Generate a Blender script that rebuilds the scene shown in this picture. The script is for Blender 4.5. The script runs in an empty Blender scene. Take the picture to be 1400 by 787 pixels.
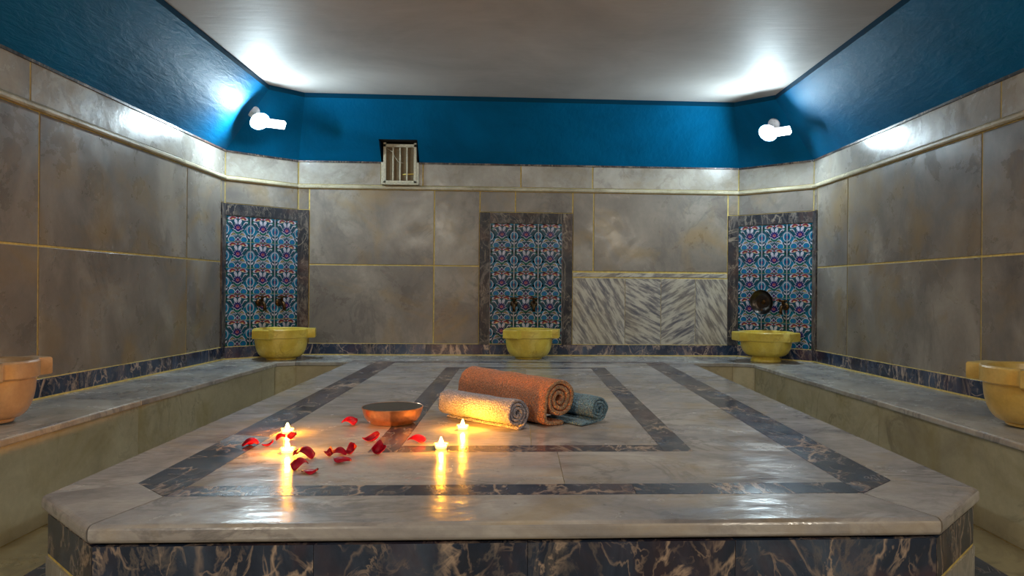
import bpy, bmesh, math, random
from mathutils import Vector, Matrix, noise as mnoise

random.seed(7)
PI = math.pi
S = bpy.context.scene
COL = S.collection

# ------------------------------------------------------------------ camera
CH = 0.915                       # eye height above the floor
YAW, ROLL, FPX = 0.055, 0.0085, 1000.0
CF = Vector((math.sin(YAW), math.cos(YAW), 0))
CR = Vector((math.cos(YAW), -math.sin(YAW), 0))
CX = CR * math.cos(ROLL) + Vector((0, 0, math.sin(ROLL)))
CY = -CR * math.sin(ROLL) + Vector((0, 0, math.cos(ROLL)))
cam_d = bpy.data.cameras.new('camera')
cam = bpy.data.objects.new('camera', cam_d)
COL.objects.link(cam)
m = Matrix.Identity(4)
for i in range(3):
    m[i][0], m[i][1], m[i][2] = CX[i], CY[i], -CF[i]
m[2][3] = CH
cam.matrix_world = m
cam_d.sensor_width = 36
cam_d.lens = FPX / 1400 * 36
cam_d.shift_x = (700 - 766) / 1400
cam_d.clip_start = 0.05
S.camera = cam

PT = CH - 0.55                   # top of the marble platform


def at(px, py, z=PT):
    """the point of the horizontal plane z that the photograph shows at a pixel"""
    d = CF + CX * ((px - 766) / FPX) + CY * ((393 - py) / FPX)
    return Vector((0, 0, CH)) + d * ((z - CH) / d.z)


def zb(y):                       # bench height: the side benches fall gently to the back
    t = max(0, min(1, (y - 2.5) / 3.1))
    return CH - 0.527 - 0.036 * t


# --------------------------------------------------------------- materials
def new_mat(name):
    mt = bpy.data.materials.new(name)
    mt.use_nodes = True
    nt = mt.node_tree
    nt.nodes.clear()
    out = nt.nodes.new('ShaderNodeOutputMaterial')
    b = nt.nodes.new('ShaderNodeBsdfPrincipled')
    nt.links.new(b.outputs[0], out.inputs[0])
    return mt, nt, b


def srgb(r, g, b):
    f = lambda c: (c / 255 / 12.92) if c / 255 <= 0.04045 else ((c / 255 + 0.055) / 1.055) ** 2.4
    return (f(r), f(g), f(b), 1)


class NG:
    def __init__(self, nt):
        self.nt = nt

    def n(self, t, **kw):
        o = self.nt.nodes.new(t)
        for k, v in kw.items():
            if k in o.inputs.keys() if isinstance(k, str) else False:
                o.inputs[k].default_value = v
            else:
                setattr(o, k, v)
        return o

    def l(self, a, b):
        self.nt.links.new(a, b)

    def uv(self, scale=(1, 1, 1), rot=0):
        tc = self.n('ShaderNodeTexCoord')
        mp = self.n('ShaderNodeMapping')
        mp.inputs['Scale'].default_value = scale
        mp.inputs['Rotation'].default_value = (0, 0, rot)
        self.l(tc.outputs['UV'], mp.inputs[0])
        return mp.outputs[0]

    def noise(self, vec, scale, detail=6, rough=0.55, dist=0.0):
        o = self.n('ShaderNodeTexNoise')
        o.inputs['Scale'].default_value = scale
        o.inputs['Detail'].default_value = detail
        o.inputs['Roughness'].default_value = rough
        o.inputs['Distortion'].default_value = dist
        if vec is not None:
            self.l(vec, o.inputs['Vector'])
        return o.outputs['Fac']

    def ramp(self, fac, stops, interp='LINEAR'):
        r = self.n('ShaderNodeValToRGB')
        r.color_ramp.interpolation = interp
        e = r.color_ramp.elements
        while len(e) < len(stops):
            e.new(0.5)
        for i, (p, c) in enumerate(stops):
            e[i].position = p
            e[i].color = c if len(c) == 4 else (*c, 1)
        self.l(fac, r.inputs[0])
        return r.outputs[0]

    def mix(self, fac, a, b, mode='MIX'):
        o = self.n('ShaderNodeMix', data_type='RGBA', blend_type=mode)
        for sock, v in ((o.inputs['Factor'], fac), (o.inputs[6], a), (o.inputs[7], b)):
            if hasattr(v, 'is_linked') or hasattr(v, 'links'):
                self.l(v, sock)
            else:
                sock.default_value = v
        return o.outputs[2]

    def math(self, op, a, b=None):
        o = self.n('ShaderNodeMath', operation=op)
        for i, v in enumerate((a, b)):
            if v is None:
                continue
            if hasattr(v, 'links'):
                self.l(v, o.inputs[i])
            else:
                o.inputs[i].default_value = v
        return o.outputs[0]

    def bump(self, h, strength, dist, b):
        o = self.n('ShaderNodeBump')
        o.inputs['Strength'].default_value = strength
        o.inputs['Distance'].default_value = dist
        self.l(h, o.inputs['Height'])
        self.l(o.outputs[0], b.inputs['Normal'])


def g3(v):
    return (v, v, v, 1)


def marble(name, c_lo, c_mid, c_hi, vein, scale=1.6, stretch=(1, 1, 1), rot=0.0, vein_amt=0.5, vein_w=0.05,
           stain=None, stain_amt=0.35, rough=(0.18, 0.4), bump=0.05, vein_scale=1.2, spec=0.5, obj=False, veins2=None, bscale=9, bstretch=(1, 1, 1)):
    mt, nt, b = new_mat(name)
    g = NG(nt)
    if obj:
        g.uv = lambda scale=(1, 1, 1), rot=0: g.n('ShaderNodeTexCoord').outputs['Object']
    v = g.uv(stretch, rot)
    cloud = g.noise(v, scale, 8, 0.6, 0.6)
    col = g.ramp(cloud, [(0.28, c_lo), (0.5, c_mid), (0.72, c_hi)])
    n2 = g.noise(v, scale * vein_scale, 9, 0.62, 1.6)
    ridge = g.math('ABSOLUTE', g.math('SUBTRACT', n2, 0.5))
    vm = g.ramp(ridge, [(0.0, g3(1)), (vein_w, g3(0))])
    n3 = g.noise(v, scale * 0.8, 3, 0.5, 0.3)
    vmask = g.math('MULTIPLY', vm, g.ramp(n3, [(0.42, g3(0)), (0.62, g3(vein_amt))]))
    col = g.mix(vmask, col, vein)
    if veins2:                   # crisp branching veins: edges of warped cells
        for k_, sc_, wd_, am_ in ((0, 0.55, .016, .9), (1, 1.35, .022, .75), (2, 3.2, .03, .45)):
            nz_ = g.noise(v, scale * sc_ * veins2[1], 6, .52, 1.1)
            rd_ = g.math('ABSOLUTE', g.math('SUBTRACT', nz_, .5 + .03 * k_))
            mk_ = g.noise(v, scale * sc_ * .9, 2, .5)
            vm_ = g.math('MULTIPLY', g.ramp(rd_, [(0.0, g3(am_)), (wd_, g3(0))]), g.ramp(mk_, [(.42, g3(0)), (.58, g3(1))]))
            col = g.mix(vm_, col, veins2[0])
    fine = g.noise(v, scale * 14, 6, 0.7)
    col = g.mix(0.22, col, g.ramp(fine, [(0.3, g3(0.55)), (0.7, g3(1.4))]), 'MULTIPLY')
    if stain:
        sn = g.noise(g.uv(), 2.3, 5, 0.6, 0.8)
        col = g.mix(g.ramp(sn, [(0.5, g3(0)), (0.68, g3(stain_amt))]), col, stain)
    g.l(col, b.inputs['Base Color'])
    rn = g.noise(g.uv(), 3.5, 6, 0.65, 0.4)
    rr = g.ramp(rn, [(0.35, g3(rough[0])), (0.68, g3(rough[1]))])
    g.l(rr, b.inputs['Roughness'])
    b.inputs['Specular IOR Level'].default_value = spec
    bn = g.noise(g.uv(bstretch), bscale, 5, 0.55, 0.3)
    g.bump(bn, bump, 0.02, b)
    return mt


def plain(name, col, rough=0.5, metal=0.0, bump=None, bscale=40, bdist=0.002, **kw):
    mt, nt, b = new_mat(name)
    g = NG(nt)
    tc = g.n('ShaderNodeTexCoord')
    nz = g.noise(tc.outputs['Object'], bscale, 5, 0.6)
    c2 = tuple(min(1, c * 1.25) for c in col[:3]) + (1,)
    c1 = tuple(c * 0.75 for c in col[:3]) + (1,)
    g.l(g.ramp(nz, [(0.3, c1), (0.7, c2)]), b.inputs['Base Color'])
    b.inputs['Roughness'].default_value = rough
    b.inputs['Metallic'].default_value = metal
    for k, v in kw.items():
        b.inputs[k.replace('_', ' ')].default_value = v
    if bump:
        g.bump(nz, bump, bdist, b)
    return mt


def emit(name, col, strength):
    mt, nt, b = new_mat(name)
    nt.nodes.remove(b)
    e = nt.nodes.new('ShaderNodeEmission')
    e.inputs[0].default_value = col
    e.inputs[1].default_value = strength
    nt.links.new(e.outputs[0], [n for n in nt.nodes if n.type == 'OUTPUT_MATERIAL'][0].inputs[0])
    return mt


M = {}
M['wall'] = marble('wall_marble', srgb(92, 86, 82), srgb(122, 114, 106), srgb(154, 145, 133), srgb(78, 74, 72), scale=2.4,
                   stretch=(1, .75, 1), rot=.35, vein_amt=0.45, stain=srgb(138, 112, 66), stain_amt=0.55, rough=(0.22, 0.42), bump=0.06)
M['wall_hi'] = marble('upper_wall_marble', srgb(124, 117, 109), srgb(156, 150, 140), srgb(182, 177, 168), srgb(110, 105, 103), scale=2.0,
                      rot=.8, vein_amt=0.5, stain=srgb(140, 120, 86), stain_amt=0.4, rough=(0.18, 0.36), bump=0.12)
M['bench'] = marble('bench_marble', srgb(120, 120, 124), srgb(168, 166, 162), srgb(196, 194, 186), srgb(92, 96, 106), scale=2.2,
                    stretch=(1.6, .7, 1), rot=.15, vein_amt=0.6, stain=srgb(150, 132, 92), stain_amt=0.3, rough=(0.14, 0.34), bump=0.10)
M['riser'] = marble('bench_riser_marble', srgb(150, 140, 116), srgb(178, 168, 138), srgb(196, 188, 158), srgb(104, 96, 80), scale=1.8,
                    vein_amt=0.55, vein_w=0.03, stain=srgb(142, 124, 62), stain_amt=0.5, rough=(0.3, 0.5), bump=0.05)
M['slab'] = marble('platform_marble', srgb(120, 119, 124), srgb(166, 162, 162), srgb(198, 194, 190), srgb(98, 95, 100), scale=2.4,
                   stretch=(.85, 1.15, 1), rot=.5, vein_amt=0.6, stain=srgb(172, 146, 92), stain_amt=0.4, rough=(0.12, 0.30), bump=0.22, bscale=7, bstretch=(.8, 1.4, 1))
M['dark'] = marble('dark_marble', srgb(16, 26, 44), srgb(36, 50, 74), srgb(72, 86, 108), srgb(120, 112, 108), scale=4.0,
                   stretch=(1, .62, 1), rot=.6, vein_amt=0.6, vein_w=0.03, stain=srgb(112, 70, 60), stain_amt=0.38, rough=(0.14, 0.3),
                   bump=0.06, vein_scale=1.1, veins2=(srgb(196, 172, 152), 1.0))
M['frame'] = marble('dark_frame_marble', srgb(22, 23, 30), srgb(42, 42, 48), srgb(70, 67, 68), srgb(150, 140, 130), scale=6,
                    stretch=(1, .5, 1), rot=.9, vein_amt=0.5, vein_w=0.05, stain=srgb(116, 80, 60), stain_amt=0.5, rough=(0.25, 0.4), bump=0.05,
                    spec=.25, veins2=(srgb(150, 136, 120), 1.0))


def striped_marble():
    mt, nt, b = new_mat('striped_marble')
    g = NG(nt)
    v = g.uv((1, 5.5, 1))
    n1 = g.noise(v, 5.5, 7, 0.66, 0.25)
    col = g.ramp(n1, [(0.37, srgb(82, 82, 92)), (0.47, srgb(128, 124, 122)), (0.54, srgb(176, 170, 158)), (0.7, srgb(192, 186, 172))])
    n2 = g.noise(g.uv(), 2.5, 4, 0.5)
    col = g.mix(g.ramp(n2, [(0.45, g3(0)), (0.7, g3(0.4))]), col, srgb(164, 146, 108))
    g.l(col, b.inputs['Base Color'])
    b.inputs['Roughness'].default_value = 0.35
    return mt


M['striped'] = striped_marble()
M['grout'] = plain('old_yellow_grout', srgb(206, 182, 104), 0.8, bump=0.3)
M['trim'] = marble('moulding_marble', srgb(150, 140, 116), srgb(180, 170, 144), srgb(200, 192, 168), srgb(120, 108, 84), scale=5,
                   vein_amt=0.4, rough=(0.25, 0.4), bump=0.05)
M['floor'] = marble('floor_marble', srgb(110, 100, 74), srgb(140, 128, 96), srgb(166, 154, 118), srgb(84, 78, 62), scale=2.2,
                    vein_amt=0.5, rough=(0.25, 0.4), bump=0.05)


def paint(name, c0, c1, rough, bump, scale=(26, 6, 26), spec=.5):
    mt, nt, b = new_mat(name)
    g = NG(nt)
    tc = g.n('ShaderNodeTexCoord')
    mp = g.n('ShaderNodeMapping')
    mp.inputs['Scale'].default_value = scale
    g.l(tc.outputs['Object'], mp.inputs[0])
    n1 = g.noise(mp.outputs[0], 1.0, 6, 0.6, 0.4)
    n2 = g.noise(tc.outputs['Object'], 1.4, 5, 0.6, 0.5)
    g.l(g.mix(g.ramp(n2, [(0.35, g3(0)), (0.7, g3(1))]), c0, c1), b.inputs['Base Color'])
    b.inputs['Roughness'].default_value = rough
    b.inputs['Specular IOR Level'].default_value = spec
    if c1[0] < .05:
        b.inputs['Specular Tint'].default_value = (.12, .62, 1, 1)
    g.bump(n1, bump, 0.02, b)
    return mt


M['blue'] = paint('blue_gloss_paint', srgb(0, 80, 120), srgb(0, 100, 148), 0.6, 0.3, spec=.2)
M['blue_lip'] = paint('shaded_blue_paint', srgb(0, 46, 74), srgb(0, 56, 86), 0.5, 0.1)  # cove blue made darker, the lip's shade put into the colour
M['ceil'] = paint('ceiling_paint', srgb(168, 163, 158), srgb(190, 185, 180), 0.6, 0.14, (3, 16, 3), .3)
M['basin'] = marble('yellow_marble', srgb(192, 164, 54), srgb(212, 188, 76), srgb(226, 208, 116), srgb(156, 120, 30), scale=5, vein_amt=0.5,
                    stain=srgb(190, 150, 24), stain_amt=0.6, rough=(0.3, 0.45), bump=0.04, obj=True)
M['basin_tan'] = marble('tan_marble', srgb(150, 122, 92), srgb(172, 144, 112), srgb(188, 164, 132), srgb(130, 102, 76), scale=5,
                        vein_amt=0.3, stain=srgb(166, 132, 86), stain_amt=0.4, rough=(0.35, 0.5), bump=0.04, obj=True)
M['basin_gold'] = marble('golden_marble', srgb(178, 148, 74), srgb(198, 170, 96), srgb(214, 192, 122), srgb(160, 122, 52), scale=5,
                         vein_amt=0.5, stain=srgb(180, 146, 50), stain_amt=0.5, rough=(0.3, 0.45), bump=0.04, obj=True)
M['bronze'] = plain('aged_bronze', srgb(78, 56, 34), 0.38, 1.0, 0.2, 60)
M['copper'] = plain('hammered_copper', srgb(246, 176, 138), 0.32, 1.0, 0.12, 46, 0.004)
M['tin'] = plain('tinned_lining', srgb(62, 58, 58), 0.2, 1.0, 0.08, 40, 0.003)
M['steel'] = plain('dull_steel', srgb(70, 64, 60), 0.3, 1.0, 0.1, 40)
M['vent'] = plain('cream_painted_metal', srgb(196, 190, 168), 0.5, 0, 0.1, 60)
M['screen'] = None
M['white_plastic'] = emit('glowing_white_casing', (0.93, 0.97, 1, 1), 6)
M['bulb'] = emit('lamp_bulb_glow', (0.72, 0.91, 1, 1), 1300)
M['lamp_metal'] = plain('white_lamp_metal', srgb(210, 214, 218), 0.4)
M['flame'] = emit('candle_flame', (1.0, 0.37, 0.018, 1), 2200)
M['wax'] = plain('glowing_candle_wax', srgb(250, 226, 170), 0.5, Emission_Color=(1, .60, .12, 1), Emission_Strength=6.0)  # emission imitates the flame's light glowing in the wax
mt, nt, b = new_mat('clear_plastic_cup')
b.inputs['Base Color'].default_value = srgb(255, 236, 210)
b.inputs['Roughness'].default_value = 0.12
tr = nt.nodes.new('ShaderNodeBsdfTransparent')
mx = nt.nodes.new('ShaderNodeMixShader')
mx.inputs[0].default_value = 0.18
nt.links.new(tr.outputs[0], mx.inputs[1])
nt.links.new(b.outputs[0], mx.inputs[2])
nt.links.new(mx.outputs[0], [n for n in nt.nodes if n.type == 'OUTPUT_MATERIAL'][0].inputs[0])
M['cup'] = mt
M['wick'] = plain('burnt_wick', srgb(30, 24, 20), 0.9)
M['black'] = plain('shade_black', srgb(6, 6, 7), 0.9)  # black standing in for shade in the niche and under the slab


def screen_mat():
    mt, nt, b = new_mat('brown_insect_mesh')
    g = NG(nt)
    tc = g.n('ShaderNodeTexCoord')
    w = g.n('ShaderNodeTexBrick')
    w.offset = 0
    w.inputs['Scale'].default_value = 70
    w.inputs['Color1'].default_value = srgb(62, 50, 34)
    w.inputs['Color2'].default_value = srgb(74, 60, 38)
    w.inputs['Mortar'].default_value = srgb(138, 116, 76)
    w.inputs['Mortar Size'].default_value = 0.06
    w.inputs['Brick Width'].default_value = 0.5
    w.inputs['Row Height'].default_value = 0.5
    sp = g.n('ShaderNodeSeparateXYZ')
    cb = g.n('ShaderNodeCombineXYZ')
    g.l(tc.outputs['Object'], sp.inputs[0])
    g.l(sp.outputs[0], cb.inputs[0])
    g.l(sp.outputs[2], cb.inputs[1])
    g.l(cb.outputs[0], w.inputs['Vector'])
    g.l(w.outputs['Color'], b.inputs['Base Color'])
    b.inputs['Roughness'].default_value = 0.6
    return mt


M['screen'] = screen_mat()


def terry(name, c0, c1):
    mt, nt, b = new_mat(name)
    g = NG(nt)
    tc = g.n('ShaderNodeTexCoord')
    n1 = g.noise(tc.outputs['Object'], 170, 3, 0.7)
    vo = g.n('ShaderNodeTexVoronoi')
    vo.inputs['Scale'].default_value = 150
    g.l(tc.outputs['Object'], vo.inputs['Vector'])
    n2 = g.noise(tc.outputs['Object'], 14, 4, 0.6)
    c = g.mix(g.ramp(n1, [(0.3, g3(0)), (0.7, g3(1))]), c0, c1)
    c = g.mix(0.35, c, g.ramp(n2, [(0.3, g3(0.6)), (0.7, g3(1.2))]), 'MULTIPLY')
    c = g.mix(0.8, c, g.ramp(n1, [(0.36, g3(0.45)), (0.62, g3(1.35))]), 'MULTIPLY')
    g.l(c, b.inputs['Base Color'])
    b.inputs['Roughness'].default_value = 0.95
    b.inputs['Sheen Weight'].default_value = 0.4
    b.inputs['Specular IOR Level'].default_value = 0.1
    h = g.math('ADD', g.math('MULTIPLY', vo.outputs['Distance'], -1.2), n1)
    g.bump(h, 1.0, 0.012, b)
    return mt


M['towel_orange'] = terry('orange_terry', srgb(214, 108, 52), srgb(240, 152, 92))
M['towel_orange_end'] = terry('faded_orange_terry', srgb(190, 132, 86), srgb(218, 170, 122))
M['towel_pale'] = terry('pale_lilac_terry', srgb(186, 178, 196), srgb(216, 206, 216))
M['towel_pale_end'] = terry('grey_lilac_terry', srgb(140, 138, 162), srgb(178, 174, 194))
M['towel_blue'] = terry('grey_blue_terry', srgb(76, 126, 158), srgb(120, 170, 198))


def petal_mat():
    mt, nt, b = new_mat('red_rose_petal')
    g = NG(nt)
    tc = g.n('ShaderNodeTexCoord')
    n1 = g.noise(tc.outputs['Object'], 30, 4, 0.6)
    g.l(g.ramp(n1, [(0.3, srgb(118, 0, 22)), (0.7, srgb(190, 0, 42))]), b.inputs['Base Color'])
    b.inputs['Roughness'].default_value = 0.45
    b.inputs['Specular IOR Level'].default_value = 0.25
    b.inputs['Subsurface Weight'].default_value = 0.1
    b.inputs['Subsurface Radius'].default_value = (0.01, 0.002, 0.002)
    b.inputs['Subsurface Scale'].default_value = 0.3
    return mt


M['petal'] = petal_mat()
mt, nt, b = new_mat('water')
b.inputs['Base Color'].default_value = (0.9, 0.95, 1, 1)
b.inputs['Roughness'].default_value = 0.06
tr = nt.nodes.new('ShaderNodeBsdfTransparent')
fr = nt.nodes.new('ShaderNodeFresnel')
fr.inputs[0].default_value = 1.33
gl = nt.nodes.new('ShaderNodeBsdfGlossy')
gl.inputs['Roughness'].default_value = 0.08
mx = nt.nodes.new('ShaderNodeMixShader')
nt.links.new(fr.outputs[0], mx.inputs[0])
nt.links.new(tr.outputs[0], mx.inputs[1])
nt.links.new(gl.outputs[0], mx.inputs[2])
nt.links.new(mx.outputs[0], [n for n in nt.nodes if n.type == 'OUTPUT_MATERIAL'][0].inputs[0])
nt.nodes.remove(b)
M['water'] = mt
TILE_COLS = {'ground': srgb(14, 62, 78), 'white': srgb(170, 166, 178), 'teal': srgb(14, 100, 128), 'navy': srgb(26, 26, 84), 'red': srgb(112, 40, 48),
             'black': srgb(34, 34, 30), 'green': srgb(14, 84, 74), 'blue': srgb(34, 84, 150), 'sand': srgb(196, 176, 110),
             'pink': srgb(150, 84, 100)}
TILE_ORDER = list(TILE_COLS)
TILE_M = []
for k in TILE_ORDER:
    t_ = plain('glazed_tile_' + k, TILE_COLS[k], 0.22, bscale=18)
    TILE_M.append(t_)


# ------------------------------------------------------------ mesh helpers
class MB:
    """collects pieces into ONE mesh; every piece gets uv in metres with an offset of its own"""

    def __init__(self):
        self.bm = bmesh.new()
        self.uvl = self.bm.loops.layers.uv.new('UVMap')

    def fin(self, faces, mi=0, rot=0.0, off=None, smooth=False):
        if off is None:
            off = (random.uniform(0, 60), random.uniform(0, 60))
        c, s = math.cos(rot), math.sin(rot)
        for f in faces:
            f.material_index = mi
            f.smooth = smooth
            f.normal_update()
            n = f.normal
            if abs(n.z) > 0.7:
                T, U = Vector((1, 0, 0)), Vector((0, 1, 0))
            else:
                T = Vector((-n.y, n.x, 0))
                T = T.normalized() if T.length > 1e-6 else Vector((1, 0, 0))
                U = Vector((0, 0, 1))
            for l in f.loops:
                u, v = l.vert.co.dot(T), l.vert.co.dot(U)
                l[self.uvl].uv = (u * c - v * s + off[0], u * s + v * c + off[1])

    def prism(self, base, top, bev=0.0, seg=2, mi=0, rot=0.0, off=None, smooth=False):
        vb = [self.bm.verts.new(p) for p in base]
        vt = [self.bm.verts.new(p) for p in top]
        n = len(vb)
        fs = [self.bm.faces.new(vb[::-1]), self.bm.faces.new(vt)]
        for i in range(n):
            fs.append(self.bm.faces.new((vb[i], vb[(i + 1) % n], vt[(i + 1) % n], vt[i])))
        bmesh.ops.recalc_face_normals(self.bm, faces=fs)
        if bev > 0:
            es = list({e for f in fs for e in f.edges})
            r = bmesh.ops.bevel(self.bm, geom=es, offset=bev, segments=seg, affect='EDGES', profile=0.5, clamp_overlap=True)
            fs = list({f for v in (set(vb) | set(vt) | set(r['verts'])) if v.is_valid for f in v.link_faces})
        self.fin(fs, mi, rot, off, smooth)
        return fs

    def box(self, a, b, **kw):
        x0, y0, z0 = a
        x1, y1, z1 = b
        return self.prism([(x0, y0, z0), (x1, y0, z0), (x1, y1, z0), (x0, y1, z0)],
                          [(x0, y0, z1), (x1, y0, z1), (x1, y1, z1), (x0, y1, z1)], **kw)

    def poly(self, pts, mi=0, rot=0.0, off=None):
        f = self.bm.faces.new([self.bm.verts.new(p) for p in pts])
        self.fin([f], mi, rot, off)
        return f

    def loft(self, rings, mi=0, closed=True, cap0=True, cap1=True, smooth=True):
        rv = [[self.bm.verts.new(p) for p in r] for r in rings]
        fs = []
        n = len(rv[0])
        for a, b in zip(rv, rv[1:]):
            for i in range(n if closed else n - 1):
                fs.append(self.bm.faces.new((a[i], a[(i + 1) % n], b[(i + 1) % n], b[i])))
        if cap0:
            fs.append(self.bm.faces.new(rv[0][::-1]))
        if cap1:
            fs.append(self.bm.faces.new(rv[-1]))
        bmesh.ops.recalc_face_normals(self.bm, faces=fs)
        self.fin(fs, mi, smooth=smooth)
        return fs

    def lathe(self, prof, n=48, mi=0, c=(0, 0, 0), axis=None):
        """prof: (radius, height) from bottom outside to inside; closed ends"""
        if axis is None:
            X, Y, Z = Vector((1, 0, 0)), Vector((0, 1, 0)), Vector((0, 0, 1))
        else:
            Z = Vector(axis).normalized()
            X = Z.orthogonal().normalized()
            Y = Z.cross(X)
        c = Vector(c)
        rings = [[c + X * (r * math.cos(2 * PI * i / n)) + Y * (r * math.sin(2 * PI * i / n)) + Z * h for i in range(n)] for r, h in prof]
        return self.loft(rings, mi)

    def tube(self, pts, r, n=12, mi=0):
        pts = [Vector(p) for p in pts]
        rings = []
        N = None
        for i, p in enumerate(pts):
            t = (pts[min(i + 1, len(pts) - 1)] - pts[max(i - 1, 0)]).normalized()
            N = t.orthogonal().normalized() if N is None else (N - t * N.dot(t)).normalized()
            B = t.cross(N)
            rr = r[i] if isinstance(r, (list, tuple)) else r
            rings.append([p + N * (rr * math.cos(2 * PI * k / n)) + B * (rr * math.sin(2 * PI * k / n)) for k in range(n)])
        return self.loft(rings, mi)

    def build(self, name, mats, parent=None, sharp=None):
        me = bpy.data.meshes.new(name)
        if parent is not None:            # points are given in world coordinates
            inv = Matrix.Translation(-Vector(parent.location))
            self.bm.transform(inv)
        self.bm.to_mesh(me)
        self.bm.free()
        for mm in (mats if isinstance(mats, (list, tuple)) else [mats]):
            me.materials.append(mm)
        if sharp:
            me.set_sharp_from_angle(angle=math.radians(sharp))
        o = bpy.data.objects.new(name, me)
        COL.objects.link(o)
        o.parent = parent
        return o


def tag(o, label=None, cat=None, group=None, kind=None):
    if label:
        o['label'] = label
    if cat:
        o['category'] = cat
    if group:
        o['group'] = group
    if kind:
        o['kind'] = kind
    return o


def empty(name, loc, label, cat, group=None):
    o = bpy.data.objects.new(name, None)
    o.empty_display_size = 0.1
    COL.objects.link(o)
    o.location = loc
    return tag(o, label, cat, group)


def struct(mb, name, mats, sharp=None):
    return tag(mb.build(name, mats, None, sharp), kind='structure')


# ================================================================ THE ROOM
XL, XR, YB, YF = -2.24, 2.304, 6.1, -1.7
LA, LB = (XL, 5.68), (-1.82, YB)          # left corner wall
RA, RB = (1.842, YB), (XR, 5.638)         # right corner wall
ZB = CH - 0.565                            # back bench top
Z_BASE = CH - 0.472
Z_MID = CH + 0.176
Z_M0, Z_M1 = CH + 0.800, CH + 0.830
Z_TOP = CH + 1.02
Z_COVE = CH + 1.45
Z_CEIL = Z_COVE + 0.036
GAP = 0.010
TZ0, TZ1, FZ1 = Z_BASE, CH + 0.533, CH + 0.622    # tile fields and frame top


class Wall:
    def __init__(self, P, Q, N):
        self.P, self.Q = Vector((*P, 0)), Vector((*Q, 0))
        self.T = (self.Q - self.P).normalized()
        self.L = (self.Q - self.P).length
        self.N = Vector((*N, 0)).normalized()
        self.mb = MB()

    def pt(self, t, z, d=0.0):
        p = self.P + self.T * t + self.N * d
        return Vector((p.x, p.y, z))

    def plate(self, mb, t0, t1, z0, z1, d0, d1, **kw):
        if not isinstance(z0, tuple):
            z0 = (z0, z0)
        if not isinstance(z1, tuple):
            z1 = (z1, z1)
        base = [self.pt(t0, z0[0], d0), self.pt(t1, z0[1], d0), self.pt(t1, z1[1], d0), self.pt(t0, z1[0], d0)]
        top = [self.pt(t0, z0[0], d1), self.pt(t1, z0[1], d1), self.pt(t1, z1[1], d1), self.pt(t0, z1[0], d1)]
        return mb.prism(base, top, **kw)

    def slab(self, t0, t1, z0, z1, mi=1, rot=0.0):
        h = GAP / 2
        self.plate(self.mb, t0 + h, t1 - h, z0 + h, z1 - h, -0.008, 0.0, bev=0.002, seg=1, mi=mi, rot=rot)

    def backing(self):
        self.plate(self.mb, 0, self.L, 0.0, Z_TOP, -0.12, -0.004, mi=0)


WM = [M['grout'], M['wall'], M['wall_hi'], M['striped']]

# --- left wall: runs from behind the camera to the left corner
W = Wall((XL, YF), LA, (1, 0))
W.backing()

def side_rows(W, y0, seams, yend, strip):
    pts = [y0] + seams + [yend]
    for a, b in zip(pts, pts[1:]):
        e = b - strip if b == yend else b
        W.slab(a - y0, e - y0, 0.25, Z_MID)
        W.slab(a - y0, e - y0, Z_MID, Z_M0)
    W.slab(yend - strip - y0, yend - y0, FZ1, Z_M0)


side_rows(W, YF, [-.95, .55, 2.05, 3.535, 5.05], 5.68, 0.07)
for a, b in zip([YF, 0.4, 3.47], [0.4, 3.47, 5.68]):
    W.slab(a - YF, b - YF, Z_M1, Z_TOP, 2)
WL = W
struct(W.mb, 'wall_left', WM)

# --- right wall
W = Wall((XR, YF), RB, (-1, 0))
W.backing()
side_rows(W, YF, [-.95, .55, 2.05, 3.54, 5.04], 5.638, 0.07)
for a, b in zip([YF, 0.4, 3.40], [0.4, 3.40, 5.638]):
    W.slab(a - YF, b - YF, Z_M1, Z_TOP, 2)
WR = W
struct(W.mb, 'wall_right', WM)

# --- back wall
W = Wall((LB[0], YB), (RA[0], YB), (0, -1))
W.backing()
o = LB[0]
FW = 0.09
cl, cr = -0.338, 0.435                     # centre frame
W.slab(-1.82 + FW - o, -.713 - o, 0.25, Z_MID)
W.slab(-1.82 + FW - o, -.713 - o, Z_MID, Z_M0)
W.slab(-1.82 - o, -1.82 + FW - o, FZ1, Z_M0)
W.slab(-.713 - o, cl - o, 0.25, Z_MID)
W.slab(-.713 - o, cl - o, Z_MID, Z_M0)
W.slab(cl - o, -.044 - o, FZ1, Z_M0)
W.slab(-.044 - o, cr - o, FZ1, Z_M0)
W.slab(cr - o, .611 - o, CH + .14, Z_M0)
W.slab(.611 - o, 1.842 - FW - o, CH + .14, Z_M0)
W.slab(1.842 - FW - o, 1.842 - o, FZ1, Z_M0)
W.slab(cr - o, 1.842 - FW - o, CH + .09, CH + .135, 3, -0.35)
for a, b, r in [(cr, .877, 1.02), (.877, 1.181, .48), (1.181, 1.473, -.52), (1.473, 1.842 - FW, 1.05)]:
    W.slab(a - o, b - o + GAP - .002, 0.25, CH + .09, 3, r)
for a, b in zip([-1.82, -1.15, -.81, 0, .6], [-1.15, -.81, 0, .6, 1.842]):
    W.slab(a - o, b - o, Z_M1, Z_TOP, 2)
WB = W
struct(W.mb, 'wall_back', WM)

# --- the two chamfered corner walls
corners = []
for nm, P, Q, N in (('wall_corner_left', LA, LB, (1, -1)), ('wall_corner_right', RA, RB, (-1, -1))):
    W = Wall(P, Q, N)
    W.backing()
    W.slab(0, W.L, 0.25, TZ0)
    W.slab(0, W.L, FZ1, Z_M0)
    W.slab(0, W.L, Z_M1, Z_TOP, 2)
    struct(W.mb, nm, WM)
    corners.append(W)
CL, CRW = corners

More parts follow.
